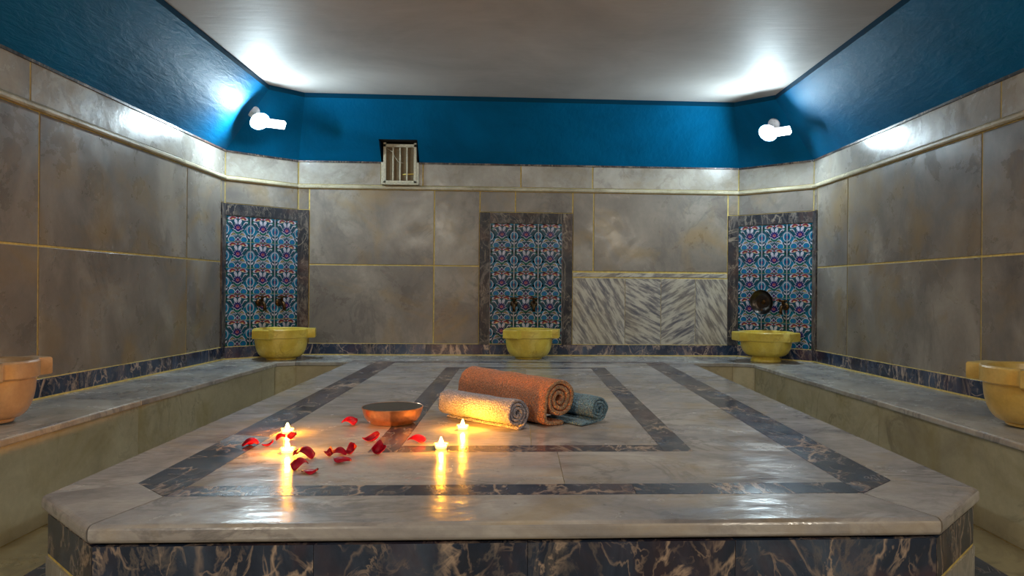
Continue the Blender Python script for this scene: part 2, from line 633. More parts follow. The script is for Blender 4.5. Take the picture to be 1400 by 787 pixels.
# --- the wall behind the viewer
W = Wall((XL, YF), (XR, YF), (0, 1))
W.backing()
for i in range(3):
    a, b = W.L * i / 3, W.L * (i + 1) / 3
    W.slab(a, b, 0.0, Z_MID)
    W.slab(a, b, Z_MID, Z_M0)
    W.slab(a, b, Z_M1, Z_TOP, 2)
struct(W.mb, 'wall_front', WM)
WF = W

# --- floor with a dark band round the platform
f = MB()
f.box((XL - .1, YF - .1, -.1), (XR + .1, YB + .1, -.002), mi=0)
GX = [XL, -1.78, -1.55, 1.575, 1.78, XR]
ys = [YF + i * .65 for i in range(13)]
for xa, xb in ((-1.79, -1.545), (1.58, 1.79)):
    for a, b in zip(ys, ys[1:]):
        if b < 5.62:
            f.box((xa + .002, a + .002, -.004), (xb - .002, b - .002, 0), mi=1, bev=.001, seg=1)
for xa, xb in ((-1.545, -1.36), (1.40, 1.58)):
    f.box((xa, 1.2, -.004), (xb, 5.5, 0.0), mi=2)
f.box((-1.36, 1.2, -.004), (1.40, 1.5, 0.0), mi=2)
for xa, xb in ((-1.36, -1.1), (1.15, 1.40)):
    f.box((xa, 1.5, -.004), (xb, 5.5, 0.0), mi=1)
f.box((-1.1, 1.5, -.004), (1.15, 1.9, 0.0), mi=1)
for a, b in zip(ys[:4], ys[1:5]):
    for xa, xb in ((-1.545, -.5), (-.5, .55), (.55, 1.58)):
        f.box((xa + .002, a + .002, -.004), (xb - .002, min(b, 1.2) - .002, 0), mi=1, bev=.001, seg=1)
struct(f, 'floor', [M['grout'], M['floor'], M['dark']])

# --- ceiling, its dark edge and the blue cove
bot = [(XL, YF), LA, LB, RA, RB, (XR, YF)]
IN = 0.37
top = [(XL + IN, YF + IN), (XL + IN, 5.527), (-1.667, YB - IN), (1.689, YB - IN), (XR - IN, 5.485), (XR - IN, YF + IN)]
c = MB()
v0 = [Vector((x, y, Z_TOP)) for x, y in bot]
v1 = [Vector((x, y, Z_COVE)) for x, y in top]
for i in range(6):
    if i == 2:
        continue
    j = (i + 1) % 6
    c.poly([v0[i], v1[i], v1[j], v0[j]])
nx0, nx1, nz = -1.148, -0.838, CH + 1.185
ny = YB - IN * (nz - Z_TOP) / (Z_COVE - Z_TOP)
c.poly([v0[2], v1[2], (nx0, YB - IN, Z_COVE), (nx0, ny, nz), (nx0, YB, Z_TOP)])
c.poly([(nx0, ny, nz), (nx0, YB - IN, Z_COVE), (nx1, YB - IN, Z_COVE), (nx1, ny, nz)])
c.poly([(nx1, YB, Z_TOP), (nx1, ny, nz), (nx1, YB - IN, Z_COVE), v1[3], v0[3]])
c.poly([(nx0, YB, Z_TOP), (nx0, ny, nz), (nx0, YB + .06, nz), (nx0, YB + .06, Z_TOP)], mi=1)
c.poly([(nx1, YB, Z_TOP), (nx1, ny, nz), (nx1, YB + .06, nz), (nx1, YB + .06, Z_TOP)], mi=1)
c.poly([(nx0, ny, nz), (nx1, ny, nz), (nx1, YB + .06, nz), (nx0, YB + .06, nz)], mi=2)  # soffit shadow painted as black
c.poly([(nx0, YB + .06, Z_TOP - .2), (nx1, YB + .06, Z_TOP - .2), (nx1, YB + .06, nz), (nx0, YB + .06, nz)], mi=2)
for i in range(6):                         # upright edge round the white panel, its shade put into the colour
    j = (i + 1) % 6
    c.poly([v1[i], v1[i] + Vector((0, 0, .04)), v1[j] + Vector((0, 0, .04)), v1[j]], mi=1)
struct(c, 'trim_1', [M['blue'], M['blue_lip'], M['black']])
c = MB()
c.prism([(x * 1.02, y + (.03 if y > 2 else -.03), Z_CEIL) for x, y in top], [(x * 1.02, y + (.03 if y > 2 else -.03), Z_CEIL + .1) for x, y in top])
struct(c, 'ceiling', M['ceil'])

# --- moulding, thin dark joint under the cove, baseboards
for k, W in enumerate((WL, CL, WB, CRW, WR)):
    mbt = MB()
    L0, L1 = -0.006, W.L + 0.006
    prof = [(-.006, Z_M0), (.014, Z_M0), (.02, Z_M0 + .008), (.02, Z_M1 - .01), (.012, Z_M1), (-.006, Z_M1)]
    mbt.prism([W.pt(L0, z, d) for d, z in prof], [W.pt(L1, z, d) for d, z in prof])
    W.plate(mbt, 0, W.L, Z_TOP - .008, Z_TOP + .006, -.01, .007, mi=1)
    struct(mbt, 'trim_%d' % (k + 2), [M['trim'], M['frame']])


def baseboard(nm, W, pieces, zfun):
    mbt = MB()
    for a, b in pieces:
        z0, z1 = zfun(a), zfun(b)
        W.plate(mbt, a + .001, b - .001, (z0, z1), (z0 + .093, z1 + .093), -.008, .008, bev=.002, seg=1)
        W.plate(mbt, a, b, (z0, z1), (z0 + .008, z1 + .008), -.008, .012, mi=1)
        W.plate(mbt, a, b, (z0 + .09, z1 + .09), (z0 + .097, z1 + .097), -.008, .005, mi=1)
    struct(mbt, nm, [M['dark'], M['grout']])


def cuts(a, b, n):
    return [(a + (b - a) * i / n, a + (b - a) * (i + 1) / n) for i in range(n)]


baseboard('baseboard_left', WL, cuts(0, WL.L, 8), lambda t: zb(YF + t))
baseboard('baseboard_right', WR, cuts(0, WR.L, 8), lambda t: zb(YF + t))
baseboard('baseboard_back', WB, cuts(0, WB.L, 7), lambda t: ZB)
baseboard('baseboard_corner_left', CL, cuts(0, CL.L, 1), lambda t: ZB)
baseboard('baseboard_corner_right', CRW, cuts(0, CRW.L, 1), lambda t: ZB)


# ============================================================ TILE PANELS
def ell(cx, cy, a, b, ang=0, n=14):
    c, s = math.cos(ang), math.sin(ang)
    return [(cx + a * math.cos(2 * PI * i / n) * c - b * math.sin(2 * PI * i / n) * s,
             cy + a * math.cos(2 * PI * i / n) * s + b * math.sin(2 * PI * i / n) * c) for i in range(n)]


def leaf(x0, y0, x1, y1, w, bend=0.0, n=7):
    dx, dy = x1 - x0, y1 - y0
    L = math.hypot(dx, dy)
    tx, ty = dx / L, dy / L
    px, py = -ty, tx
    A, B = [], []
    for i in range(n + 1):
        t = i / n
        k = bend * math.sin(PI * t)
        h = w * math.sin(PI * t ** 0.8)
        bx, by = x0 + dx * t + px * k, y0 + dy * t + py * k
        A.append((bx + px * h, by + py * h))
        if 0 < i < n:
            B.append((bx - px * h, by - py * h))
    return A + B[::-1]


def palmette(cx, cy, r, n=7, a0=-.15, a1=PI + .15):
    pts = []
    for i in range(n):
        a = a0 + (a1 - a0) * i / (n - 1)
        d = (a1 - a0) / (n - 1) / 2
        pts.append((cx + r * math.cos(a), cy + r * math.sin(a)))
        if i < n - 1:
            pts.append((cx + r * .62 * math.cos(a + d), cy + r * .62 * math.sin(a + d)))
    pts += ell(cx, cy - r * .1, r * .5, r * .55, 0, 14)[8:14]
    return pts


MOTIF = []


def mot(col, pts, lay=1, mirror=True):
    MOTIF.append((col, pts, lay))
    if mirror:
        MOTIF.append((col, [(1 - x, y) for x, y in pts][::-1], lay))


# one tile, unit square, mirror symmetric; y up
mot('white', leaf(.04, .70, .46, .19, .125, -.12), 0)
mot('white', ell(.5, .40, .18, .125), 0, False)
mot('white', leaf(.08, .865, .49, .925, .085, .03), 1)
mot('teal', leaf(.06, .66, .44, .22, .10, -.12), 1)
mot('teal', leaf(.0, .30, .30, .44, .07, .05), 1)
mot('green', ell(.5, .40, .15, .10), 1, False)
mot('teal', leaf(.02, .98, .34, .99, .045), 1)
mot('green', leaf(.02, .0, .2, .10, .05), 1)
mot('green', leaf(.04, .84, .2, .70, .05), 1)
mot('black', leaf(.10, .93, .02, .74, .03), 1)
mot('white', palmette(.5, .53, .235, 7), 2, False)
mot('navy', palmette(.5, .535, .205, 7), 3, False)
mot('pink', palmette(.5, .535, .09, 5), 4, False)
mot('red', ell(.5, .56, .035, .03), 5, False)
mot('white', leaf(.38, .88, .46, .68, .06), 2)
mot('red', leaf(.16, .86, .45, .92, .062, .03), 2)
mot('sand', leaf(.24, .875, .36, .895, .02), 3)
mot('red', ell(.5, .93, .03, .05), 3, False)
mot('white', leaf(.10, .78, .30, .64, .045, .02), 2)
mot('black', leaf(.14, .75, .28, .66, .022), 3)
mot('white', ell(0, .47, .155, .19, 0, 20)[0:6] + ell(0, .47, .155, .19, 0, 20)[15:20] if False else
    [(0, .66)] + [(.155 * math.sin(PI * i / 10), .47 + .19 * math.cos(PI * i / 10)) for i in range(1, 10)] + [(0, .28)], 2)
mot('teal', [(0, .635)] + [(.125 * math.sin(PI * i / 10), .47 + .165 * math.cos(PI * i / 10)) for i in range(1, 10)] + [(0, .305)], 3)
mot('navy', [(0, .56)] + [(.065 * math.sin(PI * i / 8), .46 + .09 * math.cos(PI * i / 8)) for i in range(1, 8)] + [(0, .36)], 4)
mot('pink', [(0, .49), (.03, .45), (0, .41)], 5)
mot('white', leaf(.16, .20, .49, .24, .075, .09), 2)
mot('black', leaf(.22, .235, .45, .26, .042, .06), 3)
mot('sand', leaf(.24, .235, .40, .265, .012, .05), 4)
mot('white', ell(.26, .085, .15, .135), 2)
mot('teal', ell(.26, .085, .125, .112, 0, 16), 3)
mot('blue', ell(.26, .085, .05, .05), 4)
mot('white', [(.5, .20), (.41, .085), (.5, -.0), (.59, .085)], 3, False)
mot('navy', [(.5, .165), (.44, .085), (.5, .02), (.56, .085)], 4, False)
mot('red', [(.5, .11), (.48, .085), (.5, .06), (.52, .085)], 5, False)
mot('white', leaf(.02, .14, .12, .24, .03), 2)
mot('red', leaf(.34, -.0, .47, .01, .02), 3)
mot('white', [(0, 0), (.012, 0), (.012, 1), (0, 1)], 5)


def clip01(pts):
    for ax, lim, sg in ((0, 0, 1), (0, 1, -1), (1, 0, 1), (1, 1, -1)):
        out = []
        for i, p in enumerate(pts):
            q = pts[(i + 1) % len(pts)]
            ip, iq = (p[ax] - lim) * sg >= 0, (q[ax] - lim) * sg >= 0
            if ip:
                out.append(p)
            if ip != iq:
                t = (lim - p[ax]) / (q[ax] - p[ax])
                out.append((p[0] + (q[0] - p[0]) * t, p[1] + (q[1] - p[1]) * t))
        pts = out
        if len(pts) < 3:
            return []
    return pts


MOTIF = [(cn, q, l) for cn, p, l in MOTIF for q in [clip01(p)] if q]


def tile_field(W, t0, t1, z0, z1, nx, ny, parent):
    mb = MB()
    W.plate(mb, t0, t1, z0, z1, -.006, .0015, mi=len(TILE_ORDER))
    tw, th = (t1 - t0) / nx, (z1 - z0) / ny
    g = .0012
    for i in range(nx):
        for j in range(ny):
            a, b_ = t0 + i * tw, z0 + j * th
            W.plate(mb, a + g, a + tw - g, b_ + g, b_ + th - g, 0, .004, mi=0)
            for cn, pts, lay in MOTIF:
                mb.poly([W.pt(a + g + (tw - 2 * g) * x, b_ + g + (th - 2 * g) * y, .004 + lay * .00025) for x, y in pts],
                        mi=TILE_ORDER.index(cn))
    # all pattern faces look into the room
    for fc in mb.bm.faces:
        fc.normal_update()
        if fc.normal.dot(W.N) < -.5 and (fc.calc_center_median() - W.P).dot(W.N) > .0041:
            fc.normal_flip()
    return mb.build('tile_field', TILE_M + [M['grout']], parent)


def tile_panel(W, t0, t1, label, strips, top):
    mid = W.pt((t0 + t1) / 2, ZB)
    r = empty('tile_panel', mid, label, 'tile panel', 'patterned tile panels behind the basins')
    tile_field(W, t0, t1, TZ0 + .004, TZ1, 3, 5, r)
    mb = MB()
    for w, a, b_, z0, z1 in strips:
        w.plate(mb, a, b_, z0, z1, -.006, .010, bev=.002, seg=1)
    W.plate(mb, top[0], top[1], TZ1, FZ1, -.006, .010, bev=.002, seg=1)
    mb.build('frame', [M['frame']], r)
    return r


tile_panel(CL, 0, CL.L, 'blue floral tile panel with dark marble frame in the left corner',
           [(WL, WL.L - .07, WL.L + .008, TZ0, FZ1), (WB, 0, FW, TZ0, FZ1)], (0, CL.L))
tile_panel(WB, -.253 - o, .350 - o, 'dark framed blue floral tile panel in the middle of the back wall',
           [(WB, cl - o, -.253 - o, TZ0, FZ1), (WB, .350 - o, cr - o, TZ0, FZ1)], (-.253 - o, .350 - o))
tile_panel(CRW, 0, CRW.L, 'blue floral tile panel in the right corner with a round bowl hung on it',
           [(WB, WB.L - FW, WB.L, TZ0, FZ1), (WR, WR.L - .07, WR.L + .008, TZ0, FZ1)], (0, CRW.L))

# ================================================================ BENCHES
BX = 1.79
BYF = 5.50


def side_bench(label, xw, xi, seams):
    r = empty('marble_bench', ((xw + xi) / 2, 2.5, 0), label, 'bench', 'marble benches along the walls')
    sg = 1 if xi > xw else -1
    st, rs = MB(), MB()
    for a, b_ in zip(seams, seams[1:]):
        za, zb_ = zb(a), zb(b_)
        x0, x1 = xw, xi + sg * .012
        pts = [(x0, a + .001), (x1, a + .001), (x1, b_ - .001), (x0, b_ - .001)]
        zt = [za, za - .006, zb_ - .006, zb_]
        st.prism([(x, y, z - .028) for (x, y), z in zip(pts, zt)], [(x, y, z) for (x, y), z in zip(pts, zt)], bev=.006, seg=2)
        pts = [(xi - sg * .03, a + .001), (xi, a + .001), (xi, b_ - .001), (xi - sg * .03, b_ - .001)]
        rs.prism([(x, y, 0) for x, y in pts], [(x, y, z - .034) for (x, y), z in zip(pts, [za, za, zb_, zb_])], bev=.0015, seg=1)
    rs.box((min(xw, xi - sg * .03), seams[0], 0), (max(xw, xi - sg * .03), seams[-1], .28), mi=1)
    st.build('seat', [M['bench']], r)
    rs.build('riser', [M['riser'], M['grout']], r)
    return r


side_bench('long grey marble bench under the left wall', XL, -BX, [YF, .4, 1.9, 3.55, 5.2, BYF - .03])
side_bench('long grey marble bench under the right wall', XR, BX, [YF, .4, 1.9, 3.55, 5.0, BYF - .03])
# back bench with the two small chamfered corners
r = empty('marble_bench', (0, 5.8, 0), 'marble bench along the back wall behind the platform', 'bench', 'marble benches along the walls')
st, rs = MB(), MB()
front = [(-BX, BYF - .03), (-1.66, BYF + .05), (-1.0, BYF + .05), (0, BYF + .05), (1.0, BYF + .05), (1.64, BYF + .05), (BX, BYF - .03)]
backp = [(XL, BYF - .03), (-1.82, YB), (-1.0, YB), (0, YB), (1.0, YB), (1.842, YB), (XR, BYF - .03)]
for i in range(6):
    a, b_, c_, d = front[i], front[i + 1], backp[i + 1], backp[i]
    extra = []
    pl = [a, b_, c_, d]
    if i == 0:
        pl = [a, b_, LB, LA, d]
    if i == 5:
        pl = [a, b_, d, ]
        pl = [a, b_, (XR, BYF - .03), RB, RA]
    cx = sum(p[0] for p in pl) / len(pl)
    cy = sum(p[1] for p in pl) / len(pl)
    sh = [(x + (cx - x) * .001, y - (.012 if (x, y) in (a, b_) and abs(x) < BX else 0)) for x, y in pl]
    st.prism([(x, y, ZB - .028) for x, y in sh], [(x, y, ZB) for x, y in sh], bev=.004, seg=2)
    rs.prism([(a[0], a[1], 0), (b_[0], b_[1], 0), (b_[0], b_[1] + .04, 0), (a[0], a[1] + .04, 0)],
             [(a[0], a[1], ZB - .03), (b_[0], b_[1], ZB - .03), (b_[0], b_[1] + .04, ZB - .03), (a[0], a[1] + .04, ZB - .03)], bev=.0015, seg=1)
st.build('seat', [M['bench']], r)
rs.build('riser', [M['riser']], r)

# ============================================================== PLATFORM
plat = empty('marble_platform', (.02, 3.6, 0), 'large heated marble platform with dark inlay bands in the middle of the room', 'platform')
PXL, PXR, PY0, PY1 = -1.243, 1.29, 1.715, 5.535
PC = .265
TH = .044
ov = MB()
io = [(-1.05, 2.085), (-.92, 1.955), (.935, 1.94), (1.08, 2.07), (1.08, 5.44), (-1.05, 5.44)]     # outer edge of the outer band
eo = [(PXL, PY0 + PC), (PXL + PC, PY0), (PXR - PC, PY0), (PXR, PY0 + PC), (PXR, PY1), (PXL, PY1)]


def slab_round(mb, pl, outer_edges, z1, th, bev=.0012, r=.016):
    """flat slab; the edges listed (pairs of corner indices) are rounded like a worn nosing"""
    n = len(pl)
    vb = [mb.bm.verts.new((x, y, z1 - th)) for x, y in pl]
    vt = [mb.bm.verts.new((x, y, z1)) for x, y in pl]
    fs = [mb.bm.faces.new(vb[::-1]), mb.bm.faces.new(vt)]
    for i in range(n):
        fs.append(mb.bm.faces.new((vb[i], vb[(i + 1) % n], vt[(i + 1) % n], vt[i])))
    bmesh.ops.recalc_face_normals(mb.bm, faces=fs)
    es = []
    for i in outer_edges:
        j = (i + 1) % n
        for vv in (vb, vt):
            e = mb.bm.edges.get((vv[i], vv[j]))
            if e:
                es.append(e)
    if es:
        rr = bmesh.ops.bevel(mb.bm, geom=es, offset=r, segments=5, affect='EDGES', profile=.5, clamp_overlap=True)
        fs = list({f for v in set(vb) | set(vt) | set(rr['verts']) if v.is_valid for f in v.link_faces})
    mb.fin(fs, smooth=False, rot=0)
    return fs


def lerp(p, q, t):
    return (p[0] + (q[0] - p[0]) * t, p[1] + (q[1] - p[1]) * t)


def shrink(pl, g=.002):
    cx = sum(p[0] for p in pl) / len(pl)
    cy = sum(p[1] for p in pl) / len(pl)
    return [(x + g * (1 if cx > x else -1), y + g * (1 if cy > y else -1)) for x, y in pl]


# border slabs
for i in range(6):
    j = (i + 1) % 6
    cutn = {0: 1, 1: 1, 2: 1, 3: 3, 4: 3, 5: 3}[i]
    for k in range(cutn):
        a, b_ = lerp(eo[i], eo[j], k / cutn), lerp(eo[i], eo[j], (k + 1) / cutn)
        c_, d = lerp(io[i], io[j], (k + 1) / cutn), lerp(io[i], io[j], k / cutn)
        slab_round(ov, shrink([a, b_, c_, d]), [0] if i != 4 else [], PT, TH)
# field slabs between and inside the bands
IX0, IX1, IY0, IY1 = -.90, .93, 2.05, 5.36        # inside of the outer band
JX0, JX1, JY0, JY1 = -.50, .592, 2.455, 5.06      # outside of the inner band
KX0, KX1, KY0, KY1 = -.404, .492, 2.555, 4.98     # inside of the inner band


def field(x0, y0, x1, y1, nx=1, ny=1):
    for a, b_ in cuts(x0, x1, nx):
        for c_, d in cuts(y0, y1, ny):
            slab_round(ov, shrink([(a, c_), (b_, c_), (b_, d), (a, d)], .0008), [], PT, .03)


field(IX0, IY0, .13, JY0)
field(.13, IY0, IX1, JY0)
field(IX0, JY0, JX0, JY1, 1, 3)
field(JX1, JY0, IX1, JY1, 1, 3)
field(IX0, JY1, IX1, IY1, 3, 1)
field(KX0, KY0, KX1, KY1, 2, 3)
ov.box((PXL + .1, PY0 + .3, PT - .043), (PXR - .1, PY1 - .02, PT - .006), mi=1)
ov.box((PXL + .3, PY0 + .1, PT - .043), (PXR - .3, PY0 + .3, PT - .006), mi=1)
ov.build('top_slab', [M['slab'], M['grout']], plat)


def band(pieces):
    mb = MB()
    for pl in pieces:
        pl = shrink(pl, .0006)
        mb.prism([(x, y, PT - .02) for x, y in pl], [(x, y, PT + .0003) for x, y in pl])
    return mb


ii = [(IX0, IY0), (IX1, IY0), (IX1, IY1), (IX0, IY1)]
p_ = []
p_.append([io[0], io[1], ii[0]])
for k in range(3):
    p_.append([lerp(io[1], io[2], k / 3), lerp(io[1], io[2], (k + 1) / 3), lerp(ii[0], ii[1], (k + 1) / 3), lerp(ii[0], ii[1], k / 3)])
p_.append([io[2], io[3], ii[1]])
for k in range(5):
    p_.append([lerp(io[3], io[4], k / 5), lerp(io[3], io[4], (k + 1) / 5), lerp(ii[1], ii[2], (k + 1) / 5), lerp(ii[1], ii[2], k / 5)])
    p_.append([lerp(io[5], io[0], k / 5), lerp(io[5], io[0], (k + 1) / 5), lerp(ii[3], ii[0], (k + 1) / 5), lerp(ii[3], ii[0], k / 5)])
p_.append([io[4], io[5], ii[3], ii[2]])
band(p_).build('inlay_band', [M['dark']], plat)
p_ = []
for k in range(3):
    a, b_ = JY0 + (JY1 - JY0) * k / 3, JY0 + (JY1 - JY0) * (k + 1) / 3
    p_.append([(JX0, a), (KX0, a), (KX0, b_), (JX0, b_)])
    p_.append([(KX1, a), (JX1, a), (JX1, b_), (KX1, b_)])
p_.append([(KX0, JY0), (KX1, JY0), (KX1, KY0), (KX0, KY0)])
p_.append([(KX0, KY1), (KX1, KY1), (KX1, JY1), (KX0, JY1)])
band(p_).build('inlay_band', [M['dark']], plat)
# dark marble skirt and pale base


def ring_panels(inset, z0, z1, thick, cn):
    mb = MB()
    e = [(PXL + inset, PY0 + PC + inset * .4), (PXL + PC + inset * .4, PY0 + inset), (PXR - PC - inset * .4, PY0 + inset),
         (PXR - inset, PY0 + PC + inset * .4), (PXR - inset, PY1), (PXL + inset, PY1)]
    g = [(PXL + inset + thick, PY0 + PC + inset * .4 + thick * .4), (PXL + PC + inset * .4 + thick * .4, PY0 + inset + thick),
         (PXR - PC - inset * .4 - thick * .4, PY0 + inset + thick), (PXR - inset - thick, PY0 + PC + inset * .4 + thick * .4),
         (PXR - inset - thick, PY1), (PXL + inset + thick, PY1)]
    for i in (0, 1, 2, 3, 5):
        j = (i + 1) % 6
        for k in range(cn[i]):
            pl = [lerp(e[i], e[j], k / cn[i]), lerp(e[i], e[j], (k + 1) / cn[i]), lerp(g[i], g[j], (k + 1) / cn[i]), lerp(g[i], g[j], k / cn[i])]
            pl = shrink(pl, .0006)
            mb.prism([(x, y, z0) for x, y in pl], [(x, y, z1) for x, y in pl])
    return mb


ring_panels(.014, PT - .155, PT - .052, .02, [1, 4, 1, 3, 1, 3]).build('skirt', [M['dark']], plat)
b0 = ring_panels(.010, 0, PT - .163, .03, [1, 3, 1, 3, 1, 3])
b0.prism([(x, y, PT - .165) for x, y in [(PXL + .015, PY0 + PC + .006), (PXL + PC + .006, PY0 + .015), (PXR - PC - .006, PY0 + .015), (PXR - .015, PY0 + PC + .006), (PXR - .015, PY1), (PXL + .015, PY1)]],
         [(x, y, PT - .154) for x, y in [(PXL + .015, PY0 + PC + .006), (PXL + PC + .006, PY0 + .015), (PXR - PC - .006, PY0 + .015), (PXR - .015, PY0 + PC + .006), (PXR - .015, PY1), (PXL + .015, PY1)]], mi=1)
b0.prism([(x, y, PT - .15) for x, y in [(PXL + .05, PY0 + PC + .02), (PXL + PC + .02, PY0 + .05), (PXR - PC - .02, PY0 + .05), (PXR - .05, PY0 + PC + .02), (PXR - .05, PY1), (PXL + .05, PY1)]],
         [(x, y, PT - .044) for x, y in [(PXL + .05, PY0 + PC + .02), (PXL + PC + .02, PY0 + .05), (PXR - PC - .02, PY0 + .05), (PXR - .05, PY0 + PC + .02), (PXR - .05, PY1), (PXL + .05, PY1)]], mi=2)  # black core paints the shadow line between slab and skirt
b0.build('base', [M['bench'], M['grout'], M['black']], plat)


# ================================================================= BASINS
def basin(label, x, y, z, lug, sc=1.0, mat='basin', foot=False, hs=1.0):
    r = empty('marble_basin', (x, y, z), label, 'basin', 'marble wash basins standing on the benches')
    mb = MB()
    N = 180
    Rr, D, w = .2 * sc, .245 * sc, .07 * sc
    H = .236 * hs

    def rim(th, k=0.0):
        v = Rr
        for q in range(3):
            a = (th - lug - q * 2 * PI / 3 + PI) % (2 * PI) - PI
            if abs(a) < 1.2:
                s_ = abs(math.sin(a))
                e = D / math.cos(a) if s_ < 1e-6 else min(D / math.cos(a), w / s_)
                v = max(v, e)
        return v - k

    def ring(fn, h):
        return [Vector((x + fn(t) * math.cos(t), y + fn(t) * math.sin(t), z + h)) for t in [2 * PI * i / N for i in range(N)]]

    rings = []
    if foot:
        for rr, h in ((.105, 0), (.112, .006), (.110, .02), (.098, .034), (.100, .044)):
            rings.append(ring(lambda t, rr=rr: rr * sc, h))
        z_b, r_b = .046, .105
    else:
        for rr, h in ((.105, 0), (.108, .006), (.106, .012)):
            rings.append(ring(lambda t, rr=rr: rr * sc, h))
        z_b, r_b = .014, .108
    zt = H * .70
    for i in range(13):
        a = PI / 2 * i / 12
        rr = r_b + (.187 - r_b) * math.sin(a) ** .85
        rings.append(ring(lambda t, rr=rr: rr * sc, z_b + (zt - z_b) * (1 - math.cos(a))))
    rings.append(ring(lambda t: rim(t, .005), zt + .002))
    rings.append(ring(lambda t: rim(t, .0), zt + .008))
    rings.append(ring(lambda t: rim(t, .0), H - .007))
    rings.append(ring(lambda t: rim(t, .006), H))
    rings.append(ring(lambda t: Rr * .86, H))
    for rr, h in ((.165, H - .006), (.158, H * .8), (.14, H * .55), (.10, H * .36), (.04, H * .3)):
        rings.append(ring(lambda t, rr=rr: rr * sc, h))
    mb.loft(rings)
    mb.build('bowl', [M[mat]], r, 32)
    return r


basin('round yellow marble basin in front of the left corner tiles', -1.835, 5.752, ZB, math.radians(12), 1.03)
basin('yellow marble basin against the middle tile panel', .075, 5.868, ZB, math.radians(-8), 1.0)
basin('pale yellow marble basin on a round foot under the hanging bowl', 1.937, 5.66, ZB, math.radians(180 + 8), 1.05, 'basin', True)
basin('tan stone basin on the left bench, cut by the photo edge', -2.043, 2.92, zb(2.92), math.radians(62), .86, 'basin_tan')
basin('golden marble basin on the right bench, cut by the photo edge', 2.055, 2.80, zb(2.8), math.radians(118), 1.0, 'basin_gold')


# ============================================================= WALL TAPS
def tap(W, t, z, label, lever=1):
    p = W.pt(t, z, .003)
    r = empty('wall_tap', p, label, 'tap', 'bronze taps above the basins')
    N, T, U = W.N, W.T, Vector((0, 0, 1))
    mb = MB()
    mb.lathe([(.001, 0), (.030, 0), (.030, .006), (.020, .012), (.014, .016), (.001, .016)], 24, 0, p, N)
    mb.build('flange', [M['bronze']], r)
    mb = MB()
    pts = [p + N * .010, p + N * .04, p + N * .065, p + N * .085 - U * .008, p + N * .095 - U * .028, p + N * .097 - U * .055]
    mb.tube(pts, [.013, .016, .017, .014, .012, .013], 14)
    mb.lathe([(.001, 0), (.017, 0), (.017, .006), (.001, .006)], 16, 0, p + N * .097 - U * .062, U)
    mb.build('spout', [M['bronze']], r)
    mb = MB()
    q = p + N * .055 + U * .012
    mb.lathe([(.001, 0), (.012, 0), (.010, .02), (.014, .03), (.014, .04), (.001, .045)], 16, 0, q, U)
    for s_ in (-1, 1):
        mb.tube([q + U * .034, q + U * .036 + T * (.018 * s_), q + U * .034 + T * (.034 * s_)], [.006, .006, .008], 10)
        mb.tube([q + U * .034, q + U * .036 + N * (.015 * s_), q + U * .034 + N * (.028 * s_)], [.006, .006, .008], 10)
    mb.build('cross_handle', [M['bronze']], r)
    return r


tz = CH - .135
tap(CL, .27, tz, 'left one of the two bronze taps above the left corner basin')
tap(CL, .43, tz, 'right one of the two bronze taps above the left corner basin')
tap(WB, -.048 - o, tz, 'left one of the two bronze taps on the middle tile panel')
tap(WB, .115 - o, tz, 'right one of the two bronze taps on the middle tile panel')
tap(CRW, .27, tz, 'bronze tap half hidden behind the hanging metal bowl')
tap(CRW, .43, tz, 'bronze tap to the right of the hanging metal bowl')

# bowl hung on the first tap of the right corner
p = CRW.pt(.285, CH - .098, .118)
hb = empty('hanging_bowl', p, 'round dark metal washing bowl hung on the right corner tap', 'bowl')
ax = (CRW.N + Vector((0, 0, -.10))).normalized()
mb = MB()
mb.lathe([(.001, 0), (.055, 0), (.078, .006), (.094, .026), (.100, .034), (.1005, .036), (.098, .036), (.090, .028), (.074, .010), (.052, .004), (.001, .004)],
         48, 0, p - ax * .012, ax)
mb.build('shell', [M['steel']], hb, 40)
mb = MB()
mb.lathe([(.001, 0), (.022, 0), (.018, .005), (.008, .009), (.001, .010)], 32, 0, p - ax * .008, ax)
for rr in (.036, .048):
    mb.lathe([(rr - .002, 0), (rr, .0015), (rr + .002, 0)], 40, 0, p - ax * .0083, ax)
mb.build('boss', [M['bronze']], hb, 40)

# ============================================================== VENT
vx0, vx1 = -1.128, -.858
vz0, vz1 = Z_M1 + .004, nz - .004
vr = empty('ventilation_grille', ((vx0 + vx1) / 2, YB, vz0), 'small cream framed ventilation grille set into the blue cove', 'grille')
mb = MB()
y0, y1 = YB - .035, YB + .02
mb.box((vx0 - .018, YB - .032, vz0), (vx0 + .004, y1, Z_TOP), bev=.002, seg=1)
mb.box((vx1 - .004, YB - .032, vz0), (vx1 + .018, y1, Z_TOP), bev=.002, seg=1)
mb.box((vx0, y0, vz0 + .016), (vx0 + .022, y1, vz1), bev=.002, seg=1)
mb.box((vx1 - .022, y0, vz0 + .016), (vx1, y1, vz1), bev=.002, seg=1)
mb.box((vx0, y0, vz0 + .016), (vx1, y1, vz0 + .036), bev=.002, seg=1)
mb.box((vx0, y0, vz1 - .036), (vx1, y1, vz1 - .012), bev=.002, seg=1)
mb.box((vx0 - .018, YB - .05, vz0), (vx1 + .018, y1, vz0 + .014), bev=.003, seg=1)
mb.build('frame', [M['vent']], vr)
for k in range(3):
    mb = MB()
    xx = vx0 + .022 + (vx1 - vx0 - .044) * (k + 1) / 4
    mb.box((xx - .006, YB - .028, vz0 + .036), (xx + .006, YB - .016, vz1 - .036), bev=.002, seg=1)
    mb.build('bar', [M['vent']], vr)
mb = MB()
mb.box((vx0 + .01, YB - .012, vz0 + .02), (vx1 - .01, YB - .009, vz1 - .02))
mb.build('mesh_screen', [M['screen']], vr)
mb = MB()
zq = vz1 - .036
